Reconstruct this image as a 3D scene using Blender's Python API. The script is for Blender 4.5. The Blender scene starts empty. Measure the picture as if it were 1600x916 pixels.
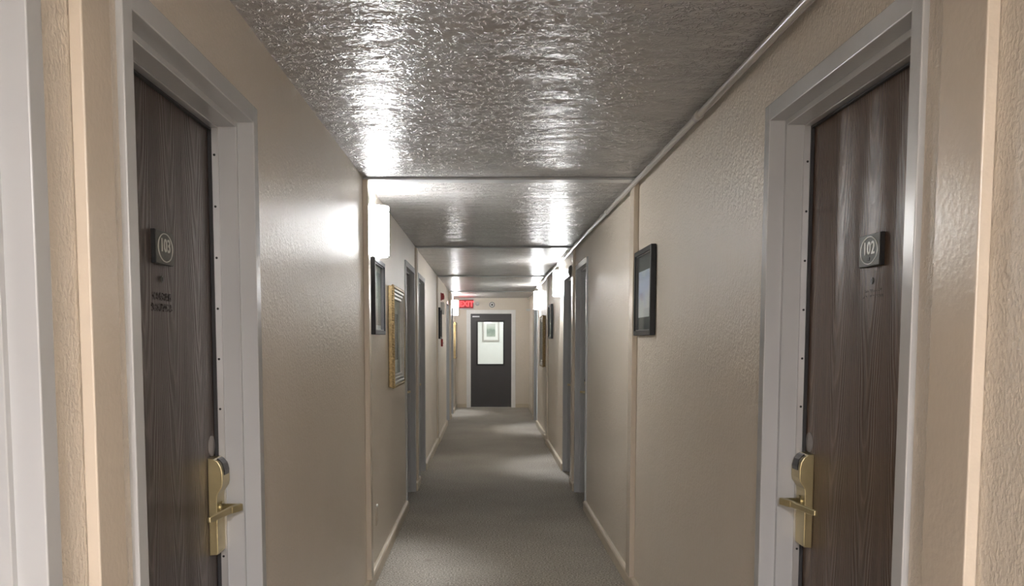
import bpy, bmesh, math, random
from mathutils import Vector, Matrix
random.seed(7)
SC = bpy.context.scene
COL = SC.collection

# ---------------------------------------------------------------- camera
H = 1.48
F_PX, PPX, PPY, PITCH = 1450.0, 758.8, 651.3, 0.0822
cam_d = bpy.data.cameras.new('camera')
cam = bpy.data.objects.new('camera', cam_d)
COL.objects.link(cam)
cam.location = (0, 0, H)
cam.rotation_euler = (math.pi/2 - PITCH, 0, 0)
cam_d.sensor_fit = 'HORIZONTAL'
cam_d.sensor_width = 36.0
cam_d.lens = 36.0 * F_PX / 1600.0
cam_d.shift_x = (800.0 - PPX) / 1600.0
cam_d.shift_y = (PPY - 458.0) / 1600.0
cam_d.clip_start = 0.05
cam_d.clip_end = 100
SC.camera = cam

# ---------------------------------------------------------------- world / exposure
world = bpy.data.worlds.new('world')
SC.world = world
world.use_nodes = True
bg = world.node_tree.nodes['Background']
bg.inputs[0].default_value = (0.9, 0.92, 1.0, 1)
bg.inputs[1].default_value = 0.05
vs = SC.view_settings
vs.view_transform = 'Standard'
vs.look = 'None'
vs.gamma = 1.0
vs.use_curve_mapping = False
vs.exposure = 0.93

SHADE_EMIT = 27.0       # glow of a sconce shade
BULB_W = 78.0           # bulb inside a sconce shade
BULB_COL = (0.97, 0.985, 1.0)
HALL_W = 105.0          # ceiling lamp of the lobby end behind the camera
HALL_COL = (1.0, 0.955, 0.975)
ROOM_W = 15.0          # ceiling lamp of the room beyond the end door

# ---------------------------------------------------------------- helpers: materials
def new_mat(name):
    m = bpy.data.materials.new(name)
    m.use_nodes = True
    nt = m.node_tree
    return m, nt, nt.nodes['Principled BSDF']

def N(nt, typ, **kw):
    n = nt.nodes.new(typ)
    for k, v in kw.items():
        setattr(n, k, v)
    return n

def L(nt, a, b):
    nt.links.new(a, b)

def coords(nt, scale=(1, 1, 1)):
    tc = N(nt, 'ShaderNodeNewGeometry')
    mp = N(nt, 'ShaderNodeMapping')
    mp.inputs['Scale'].default_value = scale
    L(nt, tc.outputs['Position'], mp.inputs['Vector'])
    return mp.outputs['Vector']

def noise(nt, vec, scale, detail=2.0, rough=0.5, dist=0.0):
    n = N(nt, 'ShaderNodeTexNoise')
    n.inputs['Scale'].default_value = scale
    n.inputs['Detail'].default_value = detail
    n.inputs['Roughness'].default_value = rough
    n.inputs['Distortion'].default_value = dist
    L(nt, vec, n.inputs['Vector'])
    return n.outputs['Fac']

def ramp(nt, fac, stops):
    r = N(nt, 'ShaderNodeValToRGB')
    els = r.color_ramp.elements
    while len(els) < len(stops):
        els.new(0.5)
    for e, (p, c) in zip(els, stops):
        e.position = p
        e.color = (*c, 1) if len(c) == 3 else c
    L(nt, fac, r.inputs['Fac'])
    return r.outputs['Color']

def math_n(nt, op, a, b=None, clamp=False):
    m = N(nt, 'ShaderNodeMath', operation=op)
    m.use_clamp = clamp
    for i, v in enumerate((a, b)):
        if v is None:
            continue
        if isinstance(v, (int, float)):
            m.inputs[i].default_value = v
        else:
            L(nt, v, m.inputs[i])
    return m.outputs[0]

def bump(nt, bsdf, height, dist, strength=1.0):
    b = N(nt, 'ShaderNodeBump')
    b.inputs['Strength'].default_value = strength
    b.inputs['Distance'].default_value = dist
    b.inputs['Filter Width'].default_value = 0.08
    L(nt, height, b.inputs['Height'])
    L(nt, b.outputs['Normal'], bsdf.inputs['Normal'])

def simple(name, col, rough=0.5, metal=0.0, spec=0.5, var=0.06, vscale=9.0, bumpd=0.0, bscale=300.0):
    """plain paint / plastic / metal with a little procedural unevenness"""
    m, nt, b = new_mat(name)
    v = coords(nt)
    n = noise(nt, v, vscale, 3.0)
    lo = tuple(max(0, c*(1-var)) for c in col)
    hi = tuple(min(1, c*(1+var)) for c in col)
    L(nt, ramp(nt, n, [(0.3, lo), (0.7, hi)]), b.inputs['Base Color'])
    b.inputs['Roughness'].default_value = rough
    b.inputs['Metallic'].default_value = metal
    b.inputs['Specular IOR Level'].default_value = spec
    if bumpd:
        bump(nt, b, noise(nt, v, bscale, 2.0), bumpd)
    return m

M = {}

def build_materials():
    # semi-gloss roller-textured wall paint
    m, nt, b = new_mat('wall_paint')
    v = coords(nt)
    n = noise(nt, v, 1.7, 3.0)
    L(nt, ramp(nt, n, [(0.3, (0.725, 0.652, 0.558)), (0.7, (0.765, 0.692, 0.595))]), b.inputs['Base Color'])
    b.inputs['Roughness'].default_value = 0.35
    b.inputs['Specular IOR Level'].default_value = 0.8
    v = coords(nt, (1, 1, 0.75))
    h1 = noise(nt, v, 125.0, 2.0, 0.5, 0.3)
    h1 = math_n(nt, 'POWER', math_n(nt, 'MULTIPLY', math_n(nt, 'SUBTRACT', h1, 0.28, True), 2.0, True), 1.4)
    h2 = noise(nt, v, 34.0, 2.0)
    bump(nt, b, math_n(nt, 'ADD', h1, math_n(nt, 'MULTIPLY', h2, 1.6)), 0.0018)
    M['wall'] = m
    # smoother glossy brushed paint on battens and baseboards
    M['batten'] = simple('batten_paint', (0.67, 0.59, 0.49), 0.27, var=0.04, vscale=3, bumpd=0.0008, bscale=70)
    M['base'] = simple('baseboard_paint', (0.62, 0.54, 0.42), 0.3, var=0.05, vscale=4, bumpd=0.0004, bscale=90)
    # stomped, painted ceiling
    m, nt, b = new_mat('ceiling_stomp')
    v = coords(nt)
    n = noise(nt, v, 1.2, 2.0)
    L(nt, ramp(nt, n, [(0.3, (0.45, 0.44, 0.43)), (0.7, (0.49, 0.48, 0.47))]), b.inputs['Base Color'])
    b.inputs['Roughness'].default_value = 0.27
    b.inputs['Specular IOR Level'].default_value = 0.6
    def ridge(sc, dist, wdt):
        f = noise(nt, v, sc, 1.0, 0.5, dist)
        d = math_n(nt, 'ABSOLUTE', math_n(nt, 'SUBTRACT', f, 0.5))
        return math_n(nt, 'SUBTRACT', 1.0, math_n(nt, 'DIVIDE', d, wdt, True), True)
    r1 = ridge(26.0, 1.2, 0.055)
    r2 = ridge(37.0, 0.8, 0.06)
    msk = ramp(nt, noise(nt, v, 30.0, 1.0), [(0.42, (0, 0, 0)), (0.56, (1, 1, 1))])
    rr = math_n(nt, 'MULTIPLY', math_n(nt, 'MAXIMUM', r1, math_n(nt, 'MULTIPLY', r2, 0.8)), msk)
    fine = noise(nt, v, 90.0, 2.0)
    und = noise(nt, coords(nt, (0.85, 1, 1)), 34.0, 2.0, 0.55)
    big = noise(nt, coords(nt, (0.55, 1, 1)), 13.0, 1.0)
    rr = math_n(nt, 'ADD', math_n(nt, 'ADD', rr, math_n(nt, 'MULTIPLY', und, 0.9)), math_n(nt, 'MULTIPLY', big, 1.6))
    rr = math_n(nt, 'ADD', rr, math_n(nt, 'MULTIPLY', fine, 0.2))
    patch = ramp(nt, noise(nt, coords(nt, (0.5, 1, 1)), 4.2, 2.0), [(0.36, (0.25, 0.25, 0.25)), (0.62, (1, 1, 1))])
    bump(nt, b, math_n(nt, 'MULTIPLY', rr, patch), 0.0095)
    M['ceiling'] = m
    # loop-pile carpet
    m, nt, b = new_mat('carpet')
    v = coords(nt)
    f1 = noise(nt, v, 85.0, 3.0, 0.75)
    f2 = noise(nt, v, 1.6, 4.0)
    c1 = ramp(nt, f1, [(0.32, (0.13, 0.120, 0.104)), (0.5, (0.385, 0.358, 0.315)), (0.68, (0.72, 0.675, 0.605))])
    mx = N(nt, 'ShaderNodeMixRGB', blend_type='MULTIPLY')
    mx.inputs[0].default_value = 0.5
    L(nt, c1, mx.inputs[1])
    L(nt, ramp(nt, f2, [(0.3, (0.72, 0.70, 0.68)), (0.65, (1, 1, 1))]), mx.inputs[2])
    # a small spilled stain by the left baseboard
    sv = N(nt, 'ShaderNodeVectorMath', operation='SUBTRACT')
    tcg = N(nt, 'ShaderNodeNewGeometry')
    L(nt, tcg.outputs['Position'], sv.inputs[0])
    sv.inputs[1].default_value = (-0.39, 6.15, 0)
    sm = N(nt, 'ShaderNodeMapping')
    sm.inputs['Scale'].default_value = (6.5, 5.0, 1)
    L(nt, sv.outputs[0], sm.inputs['Vector'])
    ln = N(nt, 'ShaderNodeVectorMath', operation='LENGTH')
    L(nt, sm.outputs[0], ln.inputs[0])
    st = math_n(nt, 'ADD', ln.outputs['Value'], math_n(nt, 'MULTIPLY', noise(nt, v, 14.0, 3.0), 1.5))
    mk = ramp(nt, st, [(0.55, (0.62, 0.58, 0.54)), (0.98, (1, 1, 1))])
    mx2 = N(nt, 'ShaderNodeMixRGB', blend_type='MULTIPLY')
    mx2.inputs[0].default_value = 1.0
    L(nt, mx.outputs[0], mx2.inputs[1])
    L(nt, mk, mx2.inputs[2])
    L(nt, mx2.outputs[0], b.inputs['Base Color'])
    b.inputs['Roughness'].default_value = 0.95
    b.inputs['Specular IOR Level'].default_value = 0.15
    bump(nt, b, f1, 0.006)
    M['carpet'] = m
    M['frame'] = simple('door_frame_paint', (0.535, 0.55, 0.565), 0.24, var=0.03, vscale=2.5, bumpd=0.0003, bscale=40)
    M['white_trim'] = simple('white_trim_paint', (0.86, 0.85, 0.83), 0.35, var=0.03)
    M['alu'] = simple('aluminium_strip', (0.66, 0.665, 0.67), 0.38, 0.75, var=0.05)
    M['screw'] = simple('dark_screw', (0.05, 0.05, 0.05), 0.4, 0.6)
    M['seal'] = simple('black_rubber_seal', (0.03, 0.03, 0.033), 0.6)
    M['wood'] = wood('dark_oak_door', (0.060, 0.046, 0.042), (0.086, 0.067, 0.061), (0.165, 0.135, 0.124))
    M['wood_warm'] = wood('brown_oak_door', (0.085, 0.053, 0.037), (0.130, 0.084, 0.058), (0.23, 0.168, 0.125))
    M['brass'] = simple('satin_brass', (0.53, 0.46, 0.27), 0.34, 0.85, var=0.08, vscale=20)
    M['black'] = simple('black_plastic', (0.015, 0.015, 0.017), 0.3)
    M['plaque'] = simple('pewter_plaque', (0.13, 0.135, 0.13), 0.5, 0.2, var=0.12, vscale=60)
    M['plaque_edge'] = simple('dark_plaque_backing', (0.025, 0.028, 0.032), 0.5)
    M['numeral'] = simple('raised_numeral', (0.60, 0.61, 0.58), 0.4, 0.2)
    M['cover'] = simple('grey_cover_disc', (0.27, 0.255, 0.25), 0.45)
    M['blackframe'] = simple('black_frame_lacquer', (0.014, 0.015, 0.018), 0.42, 0.0, 0.3)
    M['greyframe'] = simple('grey_frame_lacquer', (0.12, 0.12, 0.125), 0.28)
    M['gold'] = simple('antique_gold', (0.36, 0.265, 0.13), 0.40, 0.45, var=0.35, vscale=70, bumpd=0.002, bscale=120)
    M['silver'] = simple('silver_liner', (0.50, 0.49, 0.47), 0.35, 0.4, var=0.08, vscale=30)
    M['mat_white'] = simple('white_mat_board', (0.76, 0.77, 0.76), 0.8, var=0.02)
    M['mat_grey'] = simple('grey_mat_board', (0.12, 0.12, 0.125), 0.8, var=0.05)
    M['white_plastic'] = simple('white_plastic', (0.74, 0.74, 0.71), 0.38, var=0.02)
    M['red_plastic'] = simple('red_plastic', (0.38, 0.035, 0.035), 0.35, var=0.06)
    M['grey_metal'] = simple('grey_enamel', (0.13, 0.135, 0.125), 0.3, var=0.05)
    M['conduit'] = simple('painted_conduit', (0.50, 0.48, 0.45), 0.24, 0.0, var=0.04, vscale=3)
    M['door_dark'] = simple('charcoal_door_paint', (0.056, 0.052, 0.054), 0.38, var=0.06, vscale=3)
    M['outlet'] = simple('painted_outlet', (0.60, 0.52, 0.42), 0.35, var=0.03)
    # thin glass: see-through with a mirror sheen
    m, nt, b = new_mat('thin_glass')
    nt.nodes.remove(b)
    tr = N(nt, 'ShaderNodeBsdfTransparent')
    tr.inputs[0].default_value = (0.95, 0.97, 0.96, 1)
    gl = N(nt, 'ShaderNodeBsdfGlossy')
    gl.inputs['Roughness'].default_value = 0.03
    fr = N(nt, 'ShaderNodeFresnel')
    fr.inputs[0].default_value = 1.45
    mix = N(nt, 'ShaderNodeMixShader')
    L(nt, fr.outputs[0], mix.inputs[0])
    L(nt, tr.outputs[0], mix.inputs[1])
    L(nt, gl.outputs[0], mix.inputs[2])
    L(nt, mix.outputs[0], nt.nodes['Material Output'].inputs[0])
    M['glass'] = m
    m2 = m.copy(); m2.name = 'non_glare_glass'; nt = m2.node_tree
    fr = next(n for n in nt.nodes if n.type == 'FRESNEL'); mix = next(n for n in nt.nodes if n.type == 'MIX_SHADER')
    L(nt, math_n(nt, 'MULTIPLY', fr.outputs[0], 0.22), mix.inputs[0])
    M['picture_glass'] = m2
    # lit acrylic shade
    m, nt, b = new_mat('lit_acrylic_shade')
    n = noise(nt, coords(nt), 3.0, 1.0)
    L(nt, ramp(nt, n, [(0.2, (0.97, 0.975, 0.97)), (0.8, (0.98, 0.99, 1.0))]), b.inputs['Emission Color'])
    b.inputs['Base Color'].default_value = (0.85, 0.84, 0.80, 1)
    b.inputs['Roughness'].default_value = 0.4
    b.inputs['Emission Strength'].default_value = SHADE_EMIT
    M['shade'] = m
    M['shade_band'] = simple('white_shade_band', (0.42, 0.41, 0.39), 0.4, var=0.02)
    def emis(name, col, st, base=(0.02, 0.02, 0.02)):
        m, nt, b = new_mat(name)
        n = noise(nt, coords(nt), 4.0, 1.0)
        L(nt, ramp(nt, n, [(0.2, tuple(c*0.96 for c in col)), (0.8, col)]), b.inputs['Emission Color'])
        b.inputs['Base Color'].default_value = (*base, 1)
        b.inputs['Emission Strength'].default_value = st
        return m
    M['led_red'] = emis('red_exit_letters', (1.0, 0.035, 0.04), 2.2)
    M['led_panel'] = emis('glowing_red_exit_panel', (1.0, 0.02, 0.03), 0.07, (0.16, 0.01, 0.012))
    M['lamp'] = emis('lit_lamp_diffuser', (1.0, 0.97, 0.92), 5.0, (0.8, 0.8, 0.8))
    M['print_sky_reflection'] = print_mat('sky_print_with_reflection', [(0.0, (0.93, 0.92, 0.94)), (0.3, (0.90, 0.87, 0.93)), (0.6, (0.64, 0.68, 0.93)), (0.85, (0.62, 0.69, 0.90)), (1.0, (0.78, 0.82, 0.94))])  # sky print; glass reflection painted in as paler colours, whitish at the bottom
    M['print_pale'] = print_mat('pale_landscape_print', [(0.0, (0.40, 0.34, 0.30)), (0.3, (0.46, 0.46, 0.42)), (0.55, (0.60, 0.62, 0.58)), (0.8, (0.55, 0.60, 0.62)), (1.0, (0.42, 0.46, 0.50))])
    M['print_dim'] = print_mat('dim_study_print', [(0.0, (0.13, 0.12, 0.11)), (0.4, (0.22, 0.20, 0.18)), (0.7, (0.33, 0.31, 0.27)), (1.0, (0.20, 0.20, 0.19))])
    M['print_green'] = print_mat('green_study_print', [(0.0, (0.35, 0.40, 0.36)), (0.4, (0.20, 0.27, 0.23)), (0.7, (0.45, 0.50, 0.45)), (1.0, (0.52, 0.55, 0.52))])
    M['room_wall'] = simple('white_room_wall', (0.78, 0.80, 0.79), 0.6, var=0.02)

def wood(name, dark, mid, light):
    """vertical oak grain with cathedral arches; grain runs along Z, figure across Y"""
    m, nt, b = new_mat(name)
    v = coords(nt, (1, 1, 0.06))
    warp = noise(nt, coords(nt, (1, 3.2, 0.55)), 1.6, 2.0)
    vv = N(nt, 'ShaderNodeSeparateXYZ')
    L(nt, coords(nt), vv.inputs[0])
    # growth rings: nested parabolas (cathedral figure) repeated across the veneer leaves
    yy = math_n(nt, 'ADD', math_n(nt, 'DIVIDE', math_n(nt, 'SUBTRACT', vv.outputs['Y'], 2.42), 0.21), 0.5)
    wob = math_n(nt, 'MULTIPLY', math_n(nt, 'SUBTRACT', warp, 0.5), 0.35)
    yy = math_n(nt, 'MULTIPLY', math_n(nt, 'SUBTRACT', math_n(nt, 'FRACT', math_n(nt, 'ADD', yy, wob)), 0.5), 0.21)
    para = math_n(nt, 'SUBTRACT', vv.outputs['Z'], math_n(nt, 'MULTIPLY', math_n(nt, 'MULTIPLY', yy, yy), 100.0))
    jit = noise(nt, coords(nt, (1, 5, 1.4)), 2.6, 2.0)
    rings = math_n(nt, 'FRACT', math_n(nt, 'ADD', math_n(nt, 'MULTIPLY', para, 6.5), math_n(nt, 'MULTIPLY', jit, 2.2)))
    tri = math_n(nt, 'ABSOLUTE', math_n(nt, 'SUBTRACT', rings, 0.5))
    streak = noise(nt, v, 130.0, 3.0, 0.65)
    broad = noise(nt, coords(nt, (1, 1, 0.03)), 34.0, 2.0)
    mixv = math_n(nt, 'ADD', math_n(nt, 'MULTIPLY', streak, 0.36), math_n(nt, 'MULTIPLY', broad, 0.52))
    mixv = math_n(nt, 'ADD', mixv, math_n(nt, 'MULTIPLY', math_n(nt, 'POWER', math_n(nt, 'MULTIPLY', tri, 2.0), 3.0), 0.30))
    L(nt, ramp(nt, mixv, [(0.34, dark), (0.56, mid), (0.86, light)]), b.inputs['Base Color'])
    b.inputs['Roughness'].default_value = 0.33
    bump(nt, b, math_n(nt, 'ADD', streak, math_n(nt, 'MULTIPLY', tri, 1.6)), 0.0016)
    return m

def print_mat(name, stops):
    m, nt, b = new_mat(name)
    tc = N(nt, 'ShaderNodeTexCoord')
    sep = N(nt, 'ShaderNodeSeparateXYZ')
    L(nt, tc.outputs['Generated'], sep.inputs[0])
    n = noise(nt, tc.outputs['Generated'], 3.0, 4.0)
    f = math_n(nt, 'ADD', sep.outputs['Z'], math_n(nt, 'MULTIPLY', math_n(nt, 'SUBTRACT', n, 0.5), 0.7))
    L(nt, ramp(nt, f, stops), b.inputs['Base Color'])
    b.inputs['Roughness'].default_value = 0.6
    return m

build_materials()

# ---------------------------------------------------------------- helpers: geometry
WORLD = {}     # world origin of every object (nothing is rotated)

def add_box(bm, x0, x1, y0, y1, z0, z1, bev=0.0, seg=1):
    x0, x1 = min(x0, x1), max(x0, x1)
    y0, y1 = min(y0, y1), max(y0, y1)
    z0, z1 = min(z0, z1), max(z0, z1)
    t = bmesh.new()
    vs_ = [t.verts.new((x, y, z)) for x in (x0, x1) for y in (y0, y1) for z in (z0, z1)]
    for f in ((0, 1, 3, 2), (4, 6, 7, 5), (0, 4, 5, 1), (2, 3, 7, 6), (0, 2, 6, 4), (1, 5, 7, 3)):
        t.faces.new([vs_[i] for i in f])
    bmesh.ops.recalc_face_normals(t, faces=t.faces)
    if bev:
        bmesh.ops.bevel(t, geom=list(t.edges), offset=bev, segments=seg, affect='EDGES', profile=0.5)
    merge(bm, t)

def merge(bm, t, smooth=False):
    bmesh.ops.recalc_face_normals(t, faces=t.faces)
    if smooth:
        for f in t.faces:
            f.smooth = True
    me = bpy.data.meshes.new('tmp')
    t.to_mesh(me)
    t.free()
    bm.from_mesh(me)
    bpy.data.meshes.remove(me)

def add_prism(bm, pts, axis, a, b, bev=0.0, seg=2):
    """closed polygon pts (2-D) extruded along axis 'x'|'y'|'z' from a to b"""
    t = bmesh.new()
    def P(p, k):
        return {'x': (k, p[0], p[1]), 'y': (p[0], k, p[1]), 'z': (p[0], p[1], k)}[axis]
    A = [t.verts.new(P(p, a)) for p in pts]
    B = [t.verts.new(P(p, b)) for p in pts]
    n = len(pts)
    t.faces.new(A)
    t.faces.new(B[::-1])
    for i in range(n):
        t.faces.new((A[i], A[(i+1) % n], B[(i+1) % n], B[i]))
    bmesh.ops.recalc_face_normals(t, faces=t.faces)
    if bev:
        es = [e for e in t.edges if (e.verts[0] in A) == (e.verts[1] in A)]
        bmesh.ops.bevel(t, geom=es, offset=bev, segments=seg, affect='EDGES', profile=0.5)
    merge(bm, t)

def add_tube(bm, pts, r, n=10, squash=1.0):
    """round bar through points; smooth"""
    t = bmesh.new()
    rings = []
    pts = [Vector(p) for p in pts]
    for i, p in enumerate(pts):
        d = (pts[min(i+1, len(pts)-1)] - pts[max(i-1, 0)]).normalized()
        up = Vector((0, 0, 1)) if abs(d.z) < 0.9 else Vector((1, 0, 0))
        s = d.cross(up).normalized()
        u = s.cross(d).normalized()
        rr = r[i] if isinstance(r, (list, tuple)) else r
        rings.append([t.verts.new(p + s*math.cos(2*math.pi*k/n)*rr*squash + u*math.sin(2*math.pi*k/n)*rr) for k in range(n)])
    for i in range(len(rings)-1):
        for k in range(n):
            t.faces.new((rings[i][k], rings[i][(k+1) % n], rings[i+1][(k+1) % n], rings[i+1][k]))
    t.faces.new(rings[0][::-1])
    t.faces.new(rings[-1])
    merge(bm, t, True)

def add_disc(bm, c, axis, r, thick, n=24, dome=0.0, ry=None):
    """short cylinder (optionally domed) whose axis is 'x' or 'y'; thick may be negative for the other way"""
    t = bmesh.new()
    ry = ry or r
    def P(a, rad, h):
        u, v = math.cos(a)*r*rad, math.sin(a)*ry*rad
        return {'x': (c[0]+h, c[1]+u, c[2]+v), 'y': (c[0]+u, c[1]+h, c[2]+v)}[axis]
    prof = [(1.0, 0.0), (1.0, thick*0.8), (0.94, thick)]
    if dome:
        prof = [(1.0, 0.0), (1.0, thick)] + [(math.cos(k*math.pi/12), thick+dome*math.sin(k*math.pi/12)) for k in range(1, 6)]
    rings = [[t.verts.new(P(2*math.pi*k/n, rad, h)) for k in range(n)] for rad, h in prof]
    for i in range(len(rings)-1):
        for k in range(n):
            t.faces.new((rings[i][k], rings[i][(k+1) % n], rings[i+1][(k+1) % n], rings[i+1][k]))
    t.faces.new(rings[0][::-1])
    t.faces.new(rings[-1])
    merge(bm, t)

def obj(name, bm, mat, parent=None, origin=None, smooth_angle=None):
    if origin is None:
        xs = [v.co.x for v in bm.verts]; ys = [v.co.y for v in bm.verts]; zs = [v.co.z for v in bm.verts]
        origin = Vector(((min(xs)+max(xs))/2, (min(ys)+max(ys))/2, min(zs)))
    else:
        origin = Vector(origin)
    for v in bm.verts:
        v.co -= origin
    me = bpy.data.meshes.new(name)
    bm.to_mesh(me)
    bm.free()
    me.materials.append(M[mat] if isinstance(mat, str) else mat)
    o = bpy.data.objects.new(name, me)
    COL.objects.link(o)
    place(o, origin, parent)
    return o

def place(o, origin, parent):
    WORLD[o.name] = Vector(origin)
    if parent is not None:
        o.parent = parent
        o.location = Vector(origin) - WORLD[parent.name]
    else:
        o.location = origin

def thing(name, loc, label, cat, group=None):
    o = bpy.data.objects.new(name, None)
    o.empty_display_size = 0.1
    COL.objects.link(o)
    place(o, loc, None)
    return tag(o, label, cat, group)

def tag(o, label, cat, group=None):
    o['label'] = label
    o['category'] = cat
    if group:
        o['group'] = group
    return o

def struct(o, label=None, cat=None):
    o['kind'] = 'structure'
    if label:
        o['label'] = label
    if cat:
        o['category'] = cat
    return o

def text_bm(body, size, extrude, xf, bold=0.0):
    """lettering as solid geometry; xf maps local (x right, y up, z out) to the world"""
    cu = bpy.data.curves.new('lettering', 'FONT')
    cu.body = body
    cu.size = size
    cu.extrude = extrude
    cu.offset = bold
    cu.align_x = 'CENTER'
    cu.align_y = 'CENTER'
    cu.resolution_u = 3
    o = bpy.data.objects.new('lettering', cu)
    COL.objects.link(o)
    bpy.context.view_layer.update()
    me = bpy.data.meshes.new_from_object(o.evaluated_get(bpy.context.evaluated_depsgraph_get()))
    bm = bmesh.new()
    bm.from_mesh(me)
    for v in bm.verts:
        v.co = xf(v.co.copy())
    bmesh.ops.recalc_face_normals(bm, faces=bm.faces)
    bpy.data.objects.remove(o)
    bpy.data.curves.remove(cu)
    bpy.data.meshes.remove(me)
    return bm

B = bmesh.new

# ---------------------------------------------------------------- the corridor shell
ZC = 2.40
Y_END = 20.4
Y_BACK = -5.0
#            from    to      left    right   (the building is a row of modules, not quite in line)
SECT = [(Y_BACK, 1.62, 0.695, 0.878), (1.62, 5.36, 0.695, 0.878), (5.36, 9.2, 0.695, 0.878),
        (9.2, 13.35, 0.695, 0.885), (13.35, 17.4, 0.687, 0.905), (17.4, Y_END, 0.665, 0.962)]
def wall_x(s, y):
    for a, b, l, r in SECT:
        if a <= y <= b:
            return l if s < 0 else r
    return SECT[-1][2] if s < 0 else SECT[-1][3]

FACE = 0.05       # face width of a door frame
PROUD = 0.014     # how far the frame stands off the wall
#        side near   far    top
DOORS = [(-1, 0.48, 1.42, 2.117), (-1, 1.847, 2.785, 2.117), (-1, 8.07, 8.99, 2.117), (-1, 9.57, 10.45, 2.117),
         (-1, 16.27, 17.17, 2.117), (-1, 17.76, 18.66, 2.117),
         (1, 1.944, 2.887, 2.146), (1, 8.07, 8.97, 2.146), (1, 9.52, 10.42, 2.146), (1, 16.25, 17.15, 2.146)]
TH = 0.16         # wall thickness

def build_wall(s, name):
    bm = B()
    ds = sorted(d for d in DOORS if d[0] == s)
    for a, b, l, r in SECT:
        x = l if s < 0 else r
        segs = []
        y = a
        for _, n, f, t in ds:
            if n >= a and f <= b:
                segs.append((y, n-FACE+0.004, 0, ZC))
                segs.append((n-FACE+0.004, f+FACE-0.004, t+FACE-0.004, ZC))
                y = f+FACE-0.004
        segs.append((y, b, 0, ZC))
        for y0, y1, z0, z1 in segs:
            add_box(bm, s*x, s*(x+TH+(0.98-x)), y0, y1, z0, z1)
    return struct(obj(name, bm, 'wall'))

wl = build_wall(-1, 'wall_left')
wr = build_wall(1, 'wall_right')

bm = B(); add_box(bm, -1.2, 1.2, Y_BACK-0.1, 23.2, -0.1, 0)
struct(obj('floor', bm, 'carpet'))
bm = B(); add_box(bm, -1.2, 1.2, Y_BACK-0.1, Y_END+0.14, ZC, ZC+0.1)
struct(obj('ceiling', bm, 'ceiling'))

# end wall with a door opening
ED0, ED1, EDT = -0.334, 0.572, 2.066
bm = B()
add_box(bm, -0.99, ED0-0.02, Y_END, Y_END+0.14, 0, ZC)
add_box(bm, ED1+0.02, 1.0, Y_END, Y_END+0.14, 0, ZC)
add_box(bm, ED0-0.02, ED1+0.02, Y_END, Y_END+0.14, EDT+0.02, ZC)
struct(obj('wall_end', bm, 'wall'))
bm = B(); add_box(bm, -1.1, 1.1, Y_BACK-0.1, Y_BACK, 0, ZC)
struct(obj('wall_back', bm, 'wall'))

# ------------------------------------------------ joints between the modules: battens up the walls and over the ceiling
TRIM = [0]
def trim_name():
    TRIM[0] += 1
    return 'trim_%d' % TRIM[0]

#          yL near, width, proud | yR near, width, proud | ceiling y, w
JOINTS = [(1.592, 0.12, 0.0235, 1.63, 0.16, 0.024, 1.62),
          (5.32, 0.09, 0.031, 5.385, 0.14, 0.031, 5.34),
          (9.18, 0.12, 0.024, 9.14, 0.13, 0.026, 9.24),
          (13.2, 0.12, 0.02, 13.1, 0.13, 0.022, 13.4),
          (17.36, 0.12, 0.02, 17.36, 0.12, 0.02, 17.55)]
for yl, wl_, pl, yr, wr_, pr, yc in JOINTS:
    for s, y, w, p in ((-1, yl, wl_, pl), (1, yr, wr_, pr)):
        x = min(wall_x(s, y), wall_x(s, y+w))
        xb = max(wall_x(s, y), wall_x(s, y+w))
        bm = B()
        add_box(bm, s*(x-p), s*(xb-0.0005), y, y+w, 0.082, ZC-0.016, 0.003, 2)
        struct(obj(trim_name(), bm, 'batten'))
    bm = B()
    xl, xr = wall_x(-1, yc), wall_x(1, yc)
    add_box(bm, -xl+0.001, xr-0.001, yc, yc+0.11, ZC-0.015, ZC-0.0005, 0.004, 2)
    struct(obj(trim_name(), bm, 'frame'))

# ------------------------------------------------ baseboards (one run per stretch of wall, stopping at the door frames)
def baseboard(s, name):
    bm = B()
    ds = sorted(d for d in DOORS if d[0] == s)
    for a, b, l, r in SECT:
        x = l if s < 0 else r
        y = a
        runs = []
        for _, n, f, t in ds:
            if n >= a and f <= b:
                runs.append((y, n-FACE)); y = f+FACE
        runs.append((y, b))
        for y0, y1 in runs:
            if y1-y0 < 0.02:
                continue
            t_ = 0.026
            pts = [(s*x, 0.0), (s*(x-t_), 0.0), (s*(x-t_), 0.068), (s*(x-t_+0.006), 0.078), (s*(x-0.010), 0.083), (s*x, 0.084)]
            add_prism(bm, pts, 'y', y0, y1)
    return struct(obj(name, bm, 'base'))
baseboard(-1, 'baseboard_left')
baseboard(1, 'baseboard_right')
bm = B()
add_box(bm, -0.637, ED0-0.087, Y_END-0.02, Y_END, 0, 0.084, 0.004, 2)
add_box(bm, ED1+0.087, 0.934, Y_END-0.02, Y_END, 0, 0.084, 0.004, 2)
struct(obj('baseboard_end', bm, 'base'))

# ------------------------------------------------ hollow-metal door frames and oak doors
REV1, STOP_D, STRIP_D, STOP_H = 0.048, 0.052, 0.023, 0.016

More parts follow.
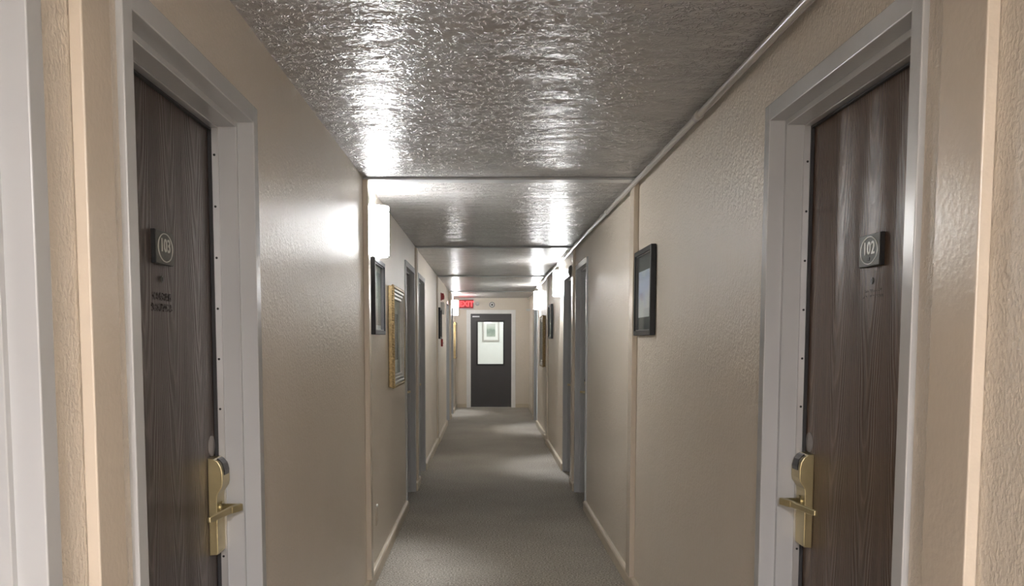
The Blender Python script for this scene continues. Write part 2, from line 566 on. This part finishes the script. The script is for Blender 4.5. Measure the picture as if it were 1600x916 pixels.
def door_frame(s, n, f, top, detail):
    x = wall_x(s, (n+f)/2)
    xf = x - PROUD                                  # face plane
    X = lambda d: s*(xf + d)                        # depth into the wall
    bm = B()
    bk = 0.185
    add_box(bm, X(0), X(bk), n-FACE, n, 0, top+FACE, 0.0025, 2)
    add_box(bm, X(0), X(bk), f, f+FACE, 0, top+FACE, 0.0025, 2)
    add_box(bm, X(0), X(bk), n-0.003, f+0.003, top, top+FACE, 0.0025, 2)
    d0, d1 = REV1, REV1+STOP_D+STRIP_D
    add_box(bm, X(d0), X(d1), n-0.002, n+STOP_H, 0, top-STOP_H+0.002, 0.0015, 1)
    add_box(bm, X(d0), X(d1), f-STOP_H, f+0.002, 0, top-STOP_H+0.002, 0.0015, 1)
    add_box(bm, X(d0), X(d1), n-0.002, f+0.002, top-STOP_H, top+0.002, 0.0015, 1)
    fr = struct(obj(trim_name(), bm, 'frame'))
    if detail:
        s0, s1 = REV1+STOP_D, REV1+STOP_D+STRIP_D
        for y0, y1, z0, z1 in ((f-STOP_H-0.004, f-STOP_H-0.0003, 0.01, top-STOP_H-0.001),
                               (n+STOP_H+0.0003, n+STOP_H+0.004, 0.01, top-STOP_H-0.001),
                               (n+STOP_H+0.005, f-STOP_H-0.005, top-STOP_H-0.0045, top-STOP_H-0.0004)):
            bm = B(); add_box(bm, X(s0), X(s1), y0, y1, z0, z1, 0.0008)
            st = obj('weather_strip', bm, 'alu', fr)
            if y1-y0 < 0.1 and y0 > (n+f)/2:        # screws down the latch side
                k = 0
                while 2.02-0.149*k > 0.1:
                    z = 2.02-0.149*k
                    bm = B(); add_disc(bm, (X(s0+0.012), y0, z), 'y', 0.0036, -0.0012, 10)
                    obj('screw', bm, 'screw', st)
                    k += 1
            bm = B()
            if y1-y0 < 0.1:
                inner = -1 if y0 > (n+f)/2 else 1
                ya = y0 if inner < 0 else y1
                add_box(bm, X(s1-0.004), X(s1+0.006), ya+0.0003*inner, ya+0.007*inner, z0, z1-0.006, 0.0008)
            else:
                add_box(bm, X(s1-0.004), X(s1+0.006), y0, y1, z0-0.007, z0-0.0003, 0.0008)
            obj('seal', bm, 'seal', fr)
    return fr

DOORN = [0]
def oak_door(s, n, f, top, label, number=None, hardware=2):
    x = wall_x(s, (n+f)/2)
    face = x - PROUD + REV1 + STOP_D + STRIP_D + 0.007    # depth of the leaf's corridor face
    X = lambda out: s*(face - out)                          # out = distance in front of the leaf
    DOORN[0] += 1
    bm = B()
    add_box(bm, X(0), X(-0.043), n+0.004, f-0.004, 0.012, top-0.005, 0.002, 1)
    d = struct(obj('door_%d' % DOORN[0], bm, 'wood_warm' if s > 0 else 'wood'), label)
    if not hardware:
        return d
    # electronic lock
    la, lb = f-0.100, f-0.022
    prof = [(0, .848), (.022, .850), (.025, .856), (.025, 1.018), (.027, 1.030), (.033, 1.040), (.040, 1.050), (.0425, 1.062), (.0425, 1.092), (.039, 1.110), (.030, 1.126), (.018, 1.134), (0, 1.136)]
    bm = B()
    add_prism(bm, [(X(u), z) for u, z in prof], 'y', la, lb, 0.002, 2)
    lk = obj('lock', bm, 'brass', d)
    lk['label'] = 'satin brass keycard lock body'
    bm = B()
    bz = [(.0412, 1.085), (.0445, 1.085), (.0455, 1.098), (.040, 1.119), (.030, 1.131), (.024, 1.1345), (.022, 1.130), (.030, 1.122)]
    add_prism(bm, [(X(u), z) for u, z in bz], 'y', la+0.016, lb-0.012, 0.0015, 1)
    cr = obj('card_slot', bm, 'black', lk)
    cr['label'] = 'black card reader slot'
    lc = (la+lb)/2+0.006
    bm = B()
    add_disc(bm, (X(0.024), lc, 0.985), 'x', 0.019, -s*0.006, 20)
    add_tube(bm, [(X(0.025), lc, 0.985), (X(0.066), lc, 0.985), (X(0.078), lc-0.004, 0.985)], 0.0105, 12)
    # flat lever arm, sloping back towards the leaf
    t0, t1 = Vector((X(0.082), lc+0.004, 0)), Vector((X(0.066), lc-0.05, 0))
    t2 = Vector((X(0.048), lc-0.205, 0))
    def slab(a, b, h0, h1, th):
        t = bmesh.new()
        d_ = (b-a).normalized(); nrm = Vector((d_.y, -d_.x, 0))
        vsx = []
        for p, hh in ((a, h0), (b, h1)):
            for q in (-1, 1):
                for w in (-1, 1):
                    vsx.append(t.verts.new(p + nrm*q*th/2 + Vector((0, 0, 0.985+w*hh/2))))
        for ff in ((0, 1, 3, 2), (4, 6, 7, 5), (0, 4, 5, 1), (2, 3, 7, 6), (0, 2, 6, 4), (1, 5, 7, 3)):
            t.faces.new([vsx[i] for i in ff])
        bmesh.ops.recalc_face_normals(t, faces=t.faces)
        bmesh.ops.bevel(t, geom=list(t.edges), offset=0.0028, segments=2, affect='EDGES', profile=0.5)
        merge(bm, t)
    slab(t0, t1, 0.022, 0.021, 0.014)
    slab(t1+Vector((0, 0.006, 0)), t2, 0.021, 0.017, 0.010)
    lv = obj('lever_handle', bm, 'brass', lk)
    if hardware < 2:
        return d
    # disc covering an old bore
    bm = B(); add_disc(bm, (X(0.0), (la+lb)/2+0.004, 1.168), 'x', 0.031, -s*0.0025, 28)
    cv = obj('cover_disc', bm, 'cover', d)
    # viewer and number plaque
    pa = n + 0.427 if s < 0 else n + 0.392
    bm = B(); add_disc(bm, (X(0), pa+0.068, 1.632), 'x', 0.0085, -s*0.003, 18)
    pe = obj('door_viewer', bm, 'grey_metal', d)
    bm = B(); add_disc(bm, (X(0.0028), pa+0.068, 1.632), 'x', 0.0055, -s*0.001, 14)
    obj('viewer_lens', bm, 'black', pe)
    if number:
        bm = B(); add_box(bm, X(0), X(0.0105), pa, pa+0.128, 1.668, 1.750, 0.001)
        pq = obj('number_plaque', bm, 'plaque_edge', d)
        pq['label'] = 'square pewter room number plaque reading ' + number
        bm = B(); add_box(bm, X(0.0108), X(0.0135), pa+0.0008, pa+0.1272, 1.6688, 1.7492, 0.001)
        obj('plaque_face', bm, 'plaque', pq)
        # raised oval ring
        t = bmesh.new()
        nn = 40
        cy, cz = pa+0.064, 1.709
        def E2(a, k, h): return (X(0.0137+h), cy+math.cos(a)*0.054*k, cz+math.sin(a)*0.036*k)
        rg = [[t.verts.new(E2(2*math.pi*i/nn, k, h)) for i in range(nn)] for k, h in ((1.0, -0.0004), (0.99, 0.0012), (0.93, 0.0012), (0.92, -0.0004))]
        for q in range(4):
            for i in range(nn):
                t.faces.new((rg[q][i], rg[q][(i+1) % nn], rg[(q+1) % 4][(i+1) % nn], rg[(q+1) % 4][i]))
        bm = B(); merge(bm, t)
        obj('oval_ring', bm, 'numeral', pq)
        # on the left wall the reader's right is +Y seen from the corridor; on the right wall it is -Y
        xf = lambda p: Vector((X(0.0137+p.z), cy - s*p.x*1.08, cz+0.004+p.y))
        obj('room_number', text_bm(number, 0.046, 0.0009, xf, 0.0006), 'numeral', pq)
        if s > 0:      # small symbol under the number
            bm = B(); add_box(bm, X(0.0137), X(0.0147), cy-0.006, cy+0.006, cz-0.026, cz-0.018, 0.0006)
            obj('braille_patch', bm, 'plaque_edge', pq)
    return d

LABELS = ['oak door in the white frame just before door 103', 'dark oak door numbered 103 with brass lever lock',
          'oak door right after the large gold beaded picture', 'oak door facing the grey dome, second after the gold beaded picture',
          'oak door next after the red pull station', 'oak door just before the sconce by the exit sign',
          'brown oak door numbered 102 with brass lever lock', 'oak door between the sky picture and the grey dome',
          'oak door right after the grey dome', 'last oak door before the end wall on the door 102 side']
for i, (s, n, f, t) in enumerate(DOORS):
    num = {1: '103', 6: '102'}.get(i)
    near = i in (0, 1, 6)
    door_frame(s, n, f, t, near)
    oak_door(s, n, f, t, LABELS[i], num, 2 if near else 1)

# residue of old adhesive lettering on door 103, a thin film on the leaf
def residue(dname, s, y0, y1, z0, z1, dark):
    d = bpy.data.objects[dname]
    x = wall_x(s, y0) - PROUD + REV1 + STOP_D + STRIP_D + 0.007
    m, nt, b = new_mat('adhesive_residue_%s' % ('dark' if dark else 'pale'))
    v = coords(nt, (1, 1, 1))
    n = noise(nt, coords(nt, (1, 1, 1.3)), 110.0, 3.0, 0.6)
    b.inputs['Base Color'].default_value = (0.035, 0.026, 0.022, 1) if dark else (0.30, 0.25, 0.21, 1)
    b.inputs['Roughness'].default_value = 0.5
    a = ramp(nt, n, [(0.46, (0, 0, 0)), (0.66, (0.55, 0.55, 0.55))])
    L(nt, a, b.inputs['Alpha'])
    bm = B()
    for k in range(2):
        h = (z1-z0)/2
        add_box(bm, s*(x-0.0002), s*(x-0.0007), y0+0.01*k, y1-0.008*k, z0+h*k+0.004, z0+h*(k+1)-0.004)
    o = obj('adhesive_residue', bm, m, d)
residue('door_2', -1, 2.262, 2.415, 1.548, 1.602, True)
residue('door_7', 1, 2.335, 2.46, 1.585, 1.615, False)

# ------------------------------------------------ the end door
yd = Y_END + 0.045
bm = B()
add_box(bm, ED0-0.085, ED0+0.004, Y_END-0.016, Y_END+0.14, 0, EDT+0.075, 0.003, 2)
add_box(bm, ED1-0.004, ED1+0.085, Y_END-0.016, Y_END+0.14, 0, EDT+0.075, 0.003, 2)
add_box(bm, ED0, ED1, Y_END-0.016, Y_END+0.14, EDT-0.004, EDT+0.075, 0.003, 2)
struct(obj(trim_name(), bm, 'white_trim'))
WX0, WX1, WZ0, WZ1 = -0.178, 0.392, 0.952, 1.885
bm = B()
a, b_ = ED0+0.007, ED1-0.007
add_box(bm, a, WX0, yd, yd+0.045, 0.012, EDT-0.008, 0.001)
add_box(bm, WX1, b_, yd, yd+0.045, 0.012, EDT-0.008, 0.001)
add_box(bm, WX0-0.001, WX1+0.001, yd, yd+0.045, 0.012, WZ0, 0.001)
add_box(bm, WX0-0.001, WX1+0.001, yd, yd+0.045, WZ1, EDT-0.008, 0.001)
DOORN[0] += 1
ed = struct(obj('door_%d' % DOORN[0], bm, 'door_dark'), 'charcoal end door with a tall glass window')
bm = B()
w = 0.03
for x0, x1, z0, z1 in ((WX0-w, WX0+0.008, WZ0-w, WZ1+w), (WX1-0.008, WX1+w, WZ0-w, WZ1+w), (WX0, WX1, WZ0-w, WZ0+0.008), (WX0, WX1, WZ1-0.008, WZ1+w)):
    add_box(bm, x0, x1, yd-0.012, yd-0.0004, z0, z1, 0.003, 2)
obj('window_bead', bm, 'black', ed)
bm = B(); add_box(bm, WX0+0.002, WX1-0.002, yd+0.019, yd+0.025, WZ0+0.002, WZ1-0.002)
obj('pane', bm, 'glass', ed)
bm = B(); add_box(bm, ED0+0.045, ED0+0.20, yd-0.004, yd-0.0003, 1.985, 2.010, 0.001)
obj('label_plate', bm, 'alu', ed)

# room beyond the end door
bm = B()
add_box(bm, -1.1, 1.2, 22.6, 22.7, 0, 2.5)
struct(obj('wall_beyond', bm, 'room_wall'))
bm = B(); add_box(bm, -1.2, -1.1, Y_END+0.14, 22.7, 0, 2.5)
struct(obj('wall_beyond_left', bm, 'room_wall'))
bm = B(); add_box(bm, 1.2, 1.3, Y_END+0.14, 22.7, 0, 2.5)
struct(obj('wall_beyond_right', bm, 'room_wall'))
bm = B(); add_box(bm, -1.2, 1.3, Y_END+0.14, 22.7, 2.5, 2.6)
struct(obj('ceiling_beyond', bm, 'room_wall'))

# ------------------------------------------------ pictures
def rect_ring(bm, s, xo, y0, y1, z0, z1, w, d0, d1, bev=0.002):
    """four mitre-less rails of a frame hanging on a side wall; xo = wall plane, d0..d1 = stand-off range"""
    for a, b, c, d in ((y0, y0+w, z0, z1), (y1-w, y1, z0, z1), (y0+w-0.001, y1-w+0.001, z0, z0+w), (y0+w-0.001, y1-w+0.001, z1-w, z1)):
        add_box(bm, s*(xo-d0), s*(xo-d1), a, b, c, d, bev, 2)

def black_picture(s, y0, y1, z0, z1, label, mat, prt, depth=0.028):
    x = wall_x(s, (y0+y1)/2)
    p = thing('framed_picture', (s*x, (y0+y1)/2, z0), label, 'picture', 'black framed pictures')
    off = 0.003
    bm = B(); rect_ring(bm, s, x, y0, y1, z0, z1, 0.026, off, off+depth, 0.003)
    obj('frame', bm, 'blackframe', p)
    bm = B(); rect_ring(bm, s, x, y0+0.0262, y1-0.0262, z0+0.0262, z1-0.0262, 0.006, off+0.004, off+depth-0.008, 0.001)
    obj('inner_lip', bm, 'greyframe', p)
    bm = B(); add_box(bm, s*(x-off-0.002), s*(x-off-0.010), y0+0.028, y1-0.028, z0+0.028, z1-0.028)
    obj('mat', bm, mat, p)
    mw = 0.10 if mat == 'mat_grey' else 0.06
    bm = B(); add_box(bm, s*(x-off-0.0102), s*(x-off-0.0115), y0+mw*0.7, y1-mw*0.7, z0+mw, z1-mw*1.15)
    obj('print', bm, prt, p)
    bm = B(); add_box(bm, s*(x-off-0.0135), s*(x-off-0.0155), y0+0.028, y1-0.028, z0+0.028, z1-0.028)
    obj('glass', bm, 'picture_glass', p)
    return p

def gold_picture(s, y0, y1, z0, z1, label, beads=True, depth=0.045):
    x = wall_x(s, (y0+y1)/2)
    p = thing('gilt_picture', (s*x, (y0+y1)/2, z0), label, 'picture', 'gold framed pictures')
    bm = B(); rect_ring(bm, s, x, y0, y1, z0, z1, 0.018, 0.003, 0.003+depth, 0.005)
    fr = obj('frame', bm, 'gold', p)
    if beads:
        # carved beads along the outer edge, one carving
        bm = B()
        def bead(cy, cz):
            t = bmesh.new()
            bmesh.ops.create_icosphere(t, subdivisions=1, radius=0.0088)
            for v in t.verts:
                v.co = Vector((s*(x-0.003-depth*0.72), cy, cz)) + v.co
            merge(bm, t, True)
        k = z0+0.01
        while k < z1:
            bead(y0, k); bead(y1, k); k += 0.0175
        k = y0+0.01
        while k < y1:
            bead(k, z0); bead(k, z1); k += 0.0175
        e = obj('carved_beading', bm, 'gold', fr)
        e['kind'] = 'stuff'
    for k, (o_, d_) in enumerate(((0.0185, 0.044), (0.042, 0.036), (0.066, 0.028))):
        bm = B(); rect_ring(bm, s, x, y0+o_, y1-o_, z0+o_, z1-o_, 0.023, 0.004, d_, 0.006)
        obj('liner', bm, 'silver', p)
    bm = B(); add_box(bm, s*(x-0.004), s*(x-0.012), y0+0.091, y1-0.091, z0+0.091, z1-0.091)
    obj('mat', bm, 'mat_white', p)
    bm = B(); add_box(bm, s*(x-0.0122), s*(x-0.0135), y0+0.24, y1-0.24, z0+0.19, z1-0.19)
    obj('print', bm, 'print_dim', p)
    bm = B(); add_box(bm, s*(x-0.0155), s*(x-0.0175), y0+0.0905, y1-0.0905, z0+0.0905, z1-0.0905)
    obj('glass', bm, 'picture_glass', p)
    return p

black_picture(-1, 5.54, 6.10, 1.515, 1.975, 'black framed picture with white mat directly under a sconce', 'mat_white', 'print_pale', 0.038)
black_picture(1, 4.81, 5.345, 1.506, 1.974, 'black framed picture of a blue violet sky in a grey mat', 'mat_grey', 'print_sky_reflection')
black_picture(1, 12.2, 12.78, 1.50, 1.955, 'black framed picture with white mat between a sconce and a gold picture', 'mat_white', 'print_pale')
black_picture(-1, 13.5, 14.02, 1.50, 1.955, 'dark framed picture beside the red alarm and pull station', 'mat_grey', 'print_dim')
gold_picture(-1, 6.63, 7.48, 1.141, 1.869, 'large gold beaded picture next to the black picture under a sconce')
gold_picture(1, 14.02, 14.85, 1.08, 1.85, 'gold framed picture between a black picture and a sconce')
gold_picture(-1, 19.25, 20.05, 1.10, 1.85, 'gold framed picture beside the end wall, below the exit sign')
# picture on the wall of the room beyond
p = thing('room_picture', (0.12, 22.6, 1.48), 'grey framed picture seen through the end door window', 'picture')
def ringY(bm, y0, y1, x0, x1, z0, z1, w):
    for a, b, c, d in ((x0, x0+w, z0, z1), (x1-w, x1, z0, z1), (x0+w-.001, x1-w+.001, z0, z0+w), (x0+w-.001, x1-w+.001, z1-w, z1)):
        add_box(bm, a, b, y0, y1, c, d, 0.002)
px0, px1, pz0, pz1 = -0.075, 0.335, 1.455, 1.99
bm = B(); ringY(bm, 22.57, 22.597, px0, px1, pz0, pz1, 0.035); obj('frame', bm, 'silver', p)
bm = B(); add_box(bm, px0+0.036, px1-0.036, 22.585, 22.596, pz0+0.036, pz1-0.036); obj('mat', bm, 'mat_white', p)
bm = B(); add_box(bm, px0+0.10, px1-0.10, 22.583, 22.5848, pz0+0.11, pz1-0.11); obj('print', bm, 'print_green', p)

# ------------------------------------------------ wall sconces
def sconce(s, yc, label, z0=1.985, z1=2.292, drop=True):
    x = wall_x(s, yc)
    p = thing('wall_sconce', (s*x, yc, z0), label, 'sconce', 'lit wall sconces')
    R, W = 0.105, 0.105
    bm = B(); add_box(bm, s*x, s*(x-0.014), yc-0.06, yc+0.06, z0+0.03, z1-0.03, 0.003, 2)
    bp = obj('back_plate', bm, 'white_plastic', p)
    def shell(r0, r1, wy0, wy1, za, zb):
        t = bmesh.new()
        nn = 20
        rings = []
        for (r, w, z) in ((r1, wy1, za), (r1, wy1, zb), (r0, wy0, zb), (r0, wy0, za)):
            rings.append([t.verts.new((s*(x-0.002-r*math.sin(math.pi*k/nn)), yc-w*math.cos(math.pi*k/nn), z)) for k in range(nn+1)])
        for q in range(4):
            for k in range(nn):
                t.faces.new((rings[q][k], rings[q][k+1], rings[(q+1) % 4][k+1], rings[(q+1) % 4][k]))
        t.faces.new([rings[q][0] for q in range(4)])
        t.faces.new([rings[q][nn] for q in range(4)][::-1])
        bm = B(); merge(bm, t, False)
        for f in bm.faces:
            if len(f.verts) == 4 and abs(f.normal.z) < 0.5:
                f.smooth = True
        return bm
    sh = obj('shade', shell(R-0.004, R, W-0.004, W, z0+0.006, z1-0.006), 'shade', p)
    sh['label'] = 'glowing white half round shade'
    for za, zb in ((z0, z0+0.006), (z0+0.034, z0+0.040), (z1-0.040, z1-0.034), (z1-0.006, z1)):
        if za in (z0,) or zb == z1:
            obj('rim', shell(R-0.006, R+0.002, W-0.006, W+0.002, za, zb), 'shade_band', p)
        else:
            obj('band', shell(R+0.0004, R+0.002, W+0.0004, W+0.002, za, zb), 'shade_band', p)
    bm = B()
    add_tube(bm, [(s*(x-0.045), yc, z0+0.05), (s*(x-0.045), yc, z0+0.10)], 0.016, 12)
    add_box(bm, s*(x-0.013), s*(x-0.045), yc-0.012, yc+0.012, z0+0.05, z0+0.07, 0.002)
    obj('lamp_holder', bm, 'white_plastic', p)
    ld = bpy.data.lights.new('sconce_bulb', 'POINT')
    ld.energy = BULB_W
    ld.color = BULB_COL
    ld.shadow_soft_size = 0.028
    lo = bpy.data.objects.new('bulb_light', ld)
    COL.objects.link(lo)
    place(lo, (s*(x-0.052), yc, (z0+z1)/2+0.02), p)
    return p

sconce(-1, 5.72, 'lit white half round sconce directly above a black framed picture')
sconce(1, 10.85, 'lit white half round sconce next after the grey dome')
sconce(1, 15.5, 'lit white half round sconce past the gold picture on the door 102 side')
sconce(-1, 19.0, 'lit white half round sconce beside the red exit sign')
sconce(1, -0.9, 'lit white half round sconce before door 102')
sconce(-1, -3.2, 'lit white half round sconce before the door preceding door 103')

# ------------------------------------------------ conduit along the right ceiling corner, with drops to the sconces
cd = thing('electrical_conduit', (0.86, 8.0, 2.30), 'painted conduit running along the ceiling corner above door 102', 'conduit')
R0 = 0.0145
bm = B()
pts = []
for a, b, l, r in SECT:
    for y in (max(a, -4.9)+0.12, min(b, 20.3)-0.06):
        pts.append((r-0.036, y, ZC-0.0335))
add_tube(bm, pts, R0, 14)
obj('pipe', bm, 'conduit', cd)
for y in (0.9, 3.76, 6.55, 9.9, 12.9, 15.2, 18.3):
    bm = B()
    add_tube(bm, [(wall_x(1, y)-0.036, y-0.035, ZC-0.0335), (wall_x(1, y)-0.036, y+0.035, ZC-0.0335)], R0+0.0035, 14)
    obj('coupling', bm, 'conduit', cd)
for y in (10.85, 15.5):
    xx = wall_x(1, y)
    bm = B()
    add_tube(bm, [(xx-0.017, y, ZC-0.02), (xx-0.017, y, 2.30), (xx-0.017, y, 2.25)], 0.012, 12)
    add_box(bm, xx-0.052, xx-0.001, y-0.028, y+0.028, ZC-0.062, ZC-0.004, 0.004, 2)
    obj('drop_pipe', bm, 'white_plastic', cd)
# the left sconce has its own short raceway from the ceiling
bm = B(); add_box(bm, -wall_x(-1, 5.72)+0.0005, -wall_x(-1, 5.72)+0.019, 5.70, 5.74, 2.255, ZC-0.0005, 0.003, 2)
tag(obj('cable_raceway', bm, 'batten'), 'short cream raceway from the ceiling down to a sconce', 'raceway')

# ------------------------------------------------ small wall devices
# grey dome on the right wall over the third door
xx = wall_x(1, 9.36)
g = thing('alarm_dome', (xx, 9.37, 2.10), 'dark grey round dome high on the wall between two doors', 'alarm')
bm = B(); add_disc(bm, (xx, 9.365, 2.168), 'x', 0.066, -0.018, 28); obj('base', bm, 'grey_metal', g)
bm = B(); add_disc(bm, (xx-0.0183, 9.365, 2.168), 'x', 0.060, -0.010, 28, -0.034); obj('dome', bm, 'grey_metal', g)

# horn strobe, box and pull station on the left wall
xx = wall_x(-1, 14.35)
g = thing('horn_strobe', (-xx, 14.33, 2.085), 'dark red fire alarm horn strobe high on the wall', 'fire alarm')
bm = B(); add_box(bm, -xx, -xx+0.012, 14.27, 14.39, 2.085, 2.205, 0.003, 2); obj('back_plate', bm, 'red_plastic', g)
bm = B(); add_prism(bm, [(-xx+0.0122, 2.095), (-xx+0.050, 2.105), (-xx+0.056, 2.15), (-xx+0.044, 2.195), (-xx+0.0122, 2.197)], 'y', 14.28, 14.38, 0.003, 2)
hb = obj('horn_body', bm, 'red_plastic', g)
bm = B(); add_box(bm, -xx+0.045, -xx+0.060, 14.31, 14.35, 2.11, 2.145, 0.003, 2); obj('strobe_lens', bm, 'white_plastic', hb)
g = thing('wall_box', (-xx, 14.34, 1.86), 'small white box on the wall under the red horn strobe', 'box')
bm = B(); add_box(bm, -xx, -xx+0.056, 14.28, 14.40, 1.875, 2.062, 0.006, 2); obj('housing', bm, 'white_plastic', g)
bm = B(); add_box(bm, -xx+0.0563, -xx+0.060, 14.295, 14.385, 1.89, 2.05, 0.002); obj('cover', bm, 'white_plastic', g)
g = thing('pull_station', (-xx, 14.33, 1.385), 'red fire alarm pull station beside a dark framed picture', 'fire alarm')
bm = B(); add_box(bm, -xx, -xx+0.030, 14.29, 14.37, 1.385, 1.50, 0.004, 2); obj('housing', bm, 'red_plastic', g)
bm = B(); add_box(bm, -xx+0.0303, -xx+0.045, 14.30, 14.36, 1.425, 1.448, 0.003, 2); obj('pull_handle', bm, 'white_plastic', g)

# exit sign with an emergency lamp head on the end wall
g = thing('exit_sign', (-0.42, Y_END, 2.15), 'lit red EXIT sign on the end wall above the charcoal door', 'exit sign')
bm = B(); add_box(bm, -0.59, -0.25, Y_END-0.05, Y_END, 2.155, 2.375, 0.008, 2); obj('housing', bm, 'white_plastic', g)
bm = B(); add_box(bm, -0.574, -0.266, Y_END-0.0535, Y_END-0.0503, 2.172, 2.358, 0.001); fp = obj('face_panel', bm, 'led_panel', g)
xf = lambda p: Vector((-0.42+p.x, Y_END-0.0555-p.z, 2.265+p.y))
obj('lettering', text_bm('EXIT', 0.155, 0.0015, xf, 0.004), 'led_red', fp)
bm = B()
add_tube(bm, [(-0.251, Y_END-0.028, 2.275), (-0.215, Y_END-0.035, 2.275)], 0.012, 10)
add_tube(bm, [(-0.182, Y_END-0.004, 2.275), (-0.182, Y_END-0.05, 2.275), (-0.182, Y_END-0.085, 2.270)], [0.028, 0.040, 0.046], 16)
obj('lamp_head', bm, 'white_plastic', g)

# round device over the end door
g = thing('wall_sounder', (0.14, Y_END, 2.19), 'round white wall device with a dark centre above the end door', 'sounder')
bm = B(); add_disc(bm, (0.14, Y_END, 2.252), 'y', 0.066, -0.016, 32); obj('base', bm, 'white_plastic', g)
t = bmesh.new(); nn = 32
rg = [[t.verts.new((0.14+math.cos(2*math.pi*i/nn)*r, Y_END-h, 2.252+math.sin(2*math.pi*i/nn)*r)) for i in range(nn)] for r, h in ((0.060, 0.0163), (0.058, 0.021), (0.048, 0.021), (0.046, 0.0163))]
for q in range(4):
    for i in range(nn):
        t.faces.new((rg[q][i], rg[q][(i+1) % nn], rg[(q+1) % 4][(i+1) % nn], rg[(q+1) % 4][i]))
bm = B(); merge(bm, t); obj('ring', bm, 'grey_metal', g)
bm = B(); add_disc(bm, (0.14, Y_END-0.0163, 2.252), 'y', 0.021, -0.008, 20); obj('centre_grille', bm, 'black', g)

# little sensor in the right corner
xx = wall_x(1, 20.2)
bm = B()
add_box(bm, xx-0.012, xx, 20.16, 20.26, 2.105, 2.165, 0.003, 2)
add_box(bm, xx-0.085, xx-0.011, 20.18, 20.24, 2.115, 2.155, 0.006, 2)
tag(obj('wall_sensor', bm, 'white_plastic'), 'small white sensor high in the corner by the end wall', 'sensor')

# outlets
def outlet(s, yc, zc, label, mat, plug):
    x = wall_x(s, yc)
    g = thing('wall_outlet', (s*x, yc, zc-0.057), label, 'outlet')
    bm = B(); add_box(bm, s*x, s*(x-0.006), yc-0.036, yc+0.036, zc-0.057, zc+0.057, 0.003, 2); pl = obj('cover_plate', bm, mat, g)
    for k in (-1, 1):
        bm = B(); add_box(bm, s*(x-0.0062), s*(x-0.0085), yc-0.017, yc+0.017, zc+k*0.019-0.014, zc+k*0.019+0.014, 0.001); obj('socket', bm, mat, g)
    if plug:
        bm = B(); add_disc(bm, (s*(x-0.001), yc, zc+0.068), 'x', 0.010, -s*0.010, 16); obj('white_cap', bm, 'white_plastic', g)
outlet(-1, 5.83, 0.365, 'cream painted outlet low on the wall under the black picture', 'outlet', True)
outlet(-1, 19.6, 0.31, 'small white outlet low under the last gold framed picture', 'white_plastic', False)

# ------------------------------------------------ ceiling lamps of the lobby end and of the room beyond
def dome_lamp(name, x, y, z, energy, col, label, r=0.17):
    g = thing(name, (x, y, z-0.09), label, 'ceiling lamp')
    bm = B()
    add_tube(bm, [(x, y, z-0.001), (x, y, z-0.03)], r+0.012, 28); obj('rim', bm, 'white_plastic', g)
    bm = B(); add_tube(bm, [(x, y, z-0.0305), (x, y, z-0.055), (x, y, z-0.075), (x, y, z-0.085)], [r, r*0.93, r*0.7, r*0.3], 28); obj('diffuser', bm, 'lamp', g)
    ld = bpy.data.lights.new(name, 'AREA'); ld.shape = 'DISK'; ld.size = r*1.8; ld.energy = energy; ld.color = col
    lo = bpy.data.objects.new('lamp_light', ld); COL.objects.link(lo); place(lo, (x, y, z-0.095), g)
dome_lamp('ceiling_lamp', 0.09, -2.0, ZC, HALL_W, HALL_COL, 'round ceiling lamp of the corridor before doors 102 and 103')
dome_lamp('room_lamp', 0.3, 21.5, 2.5, ROOM_W, (1, 1, 0.98), 'round ceiling lamp in the room beyond the end door')
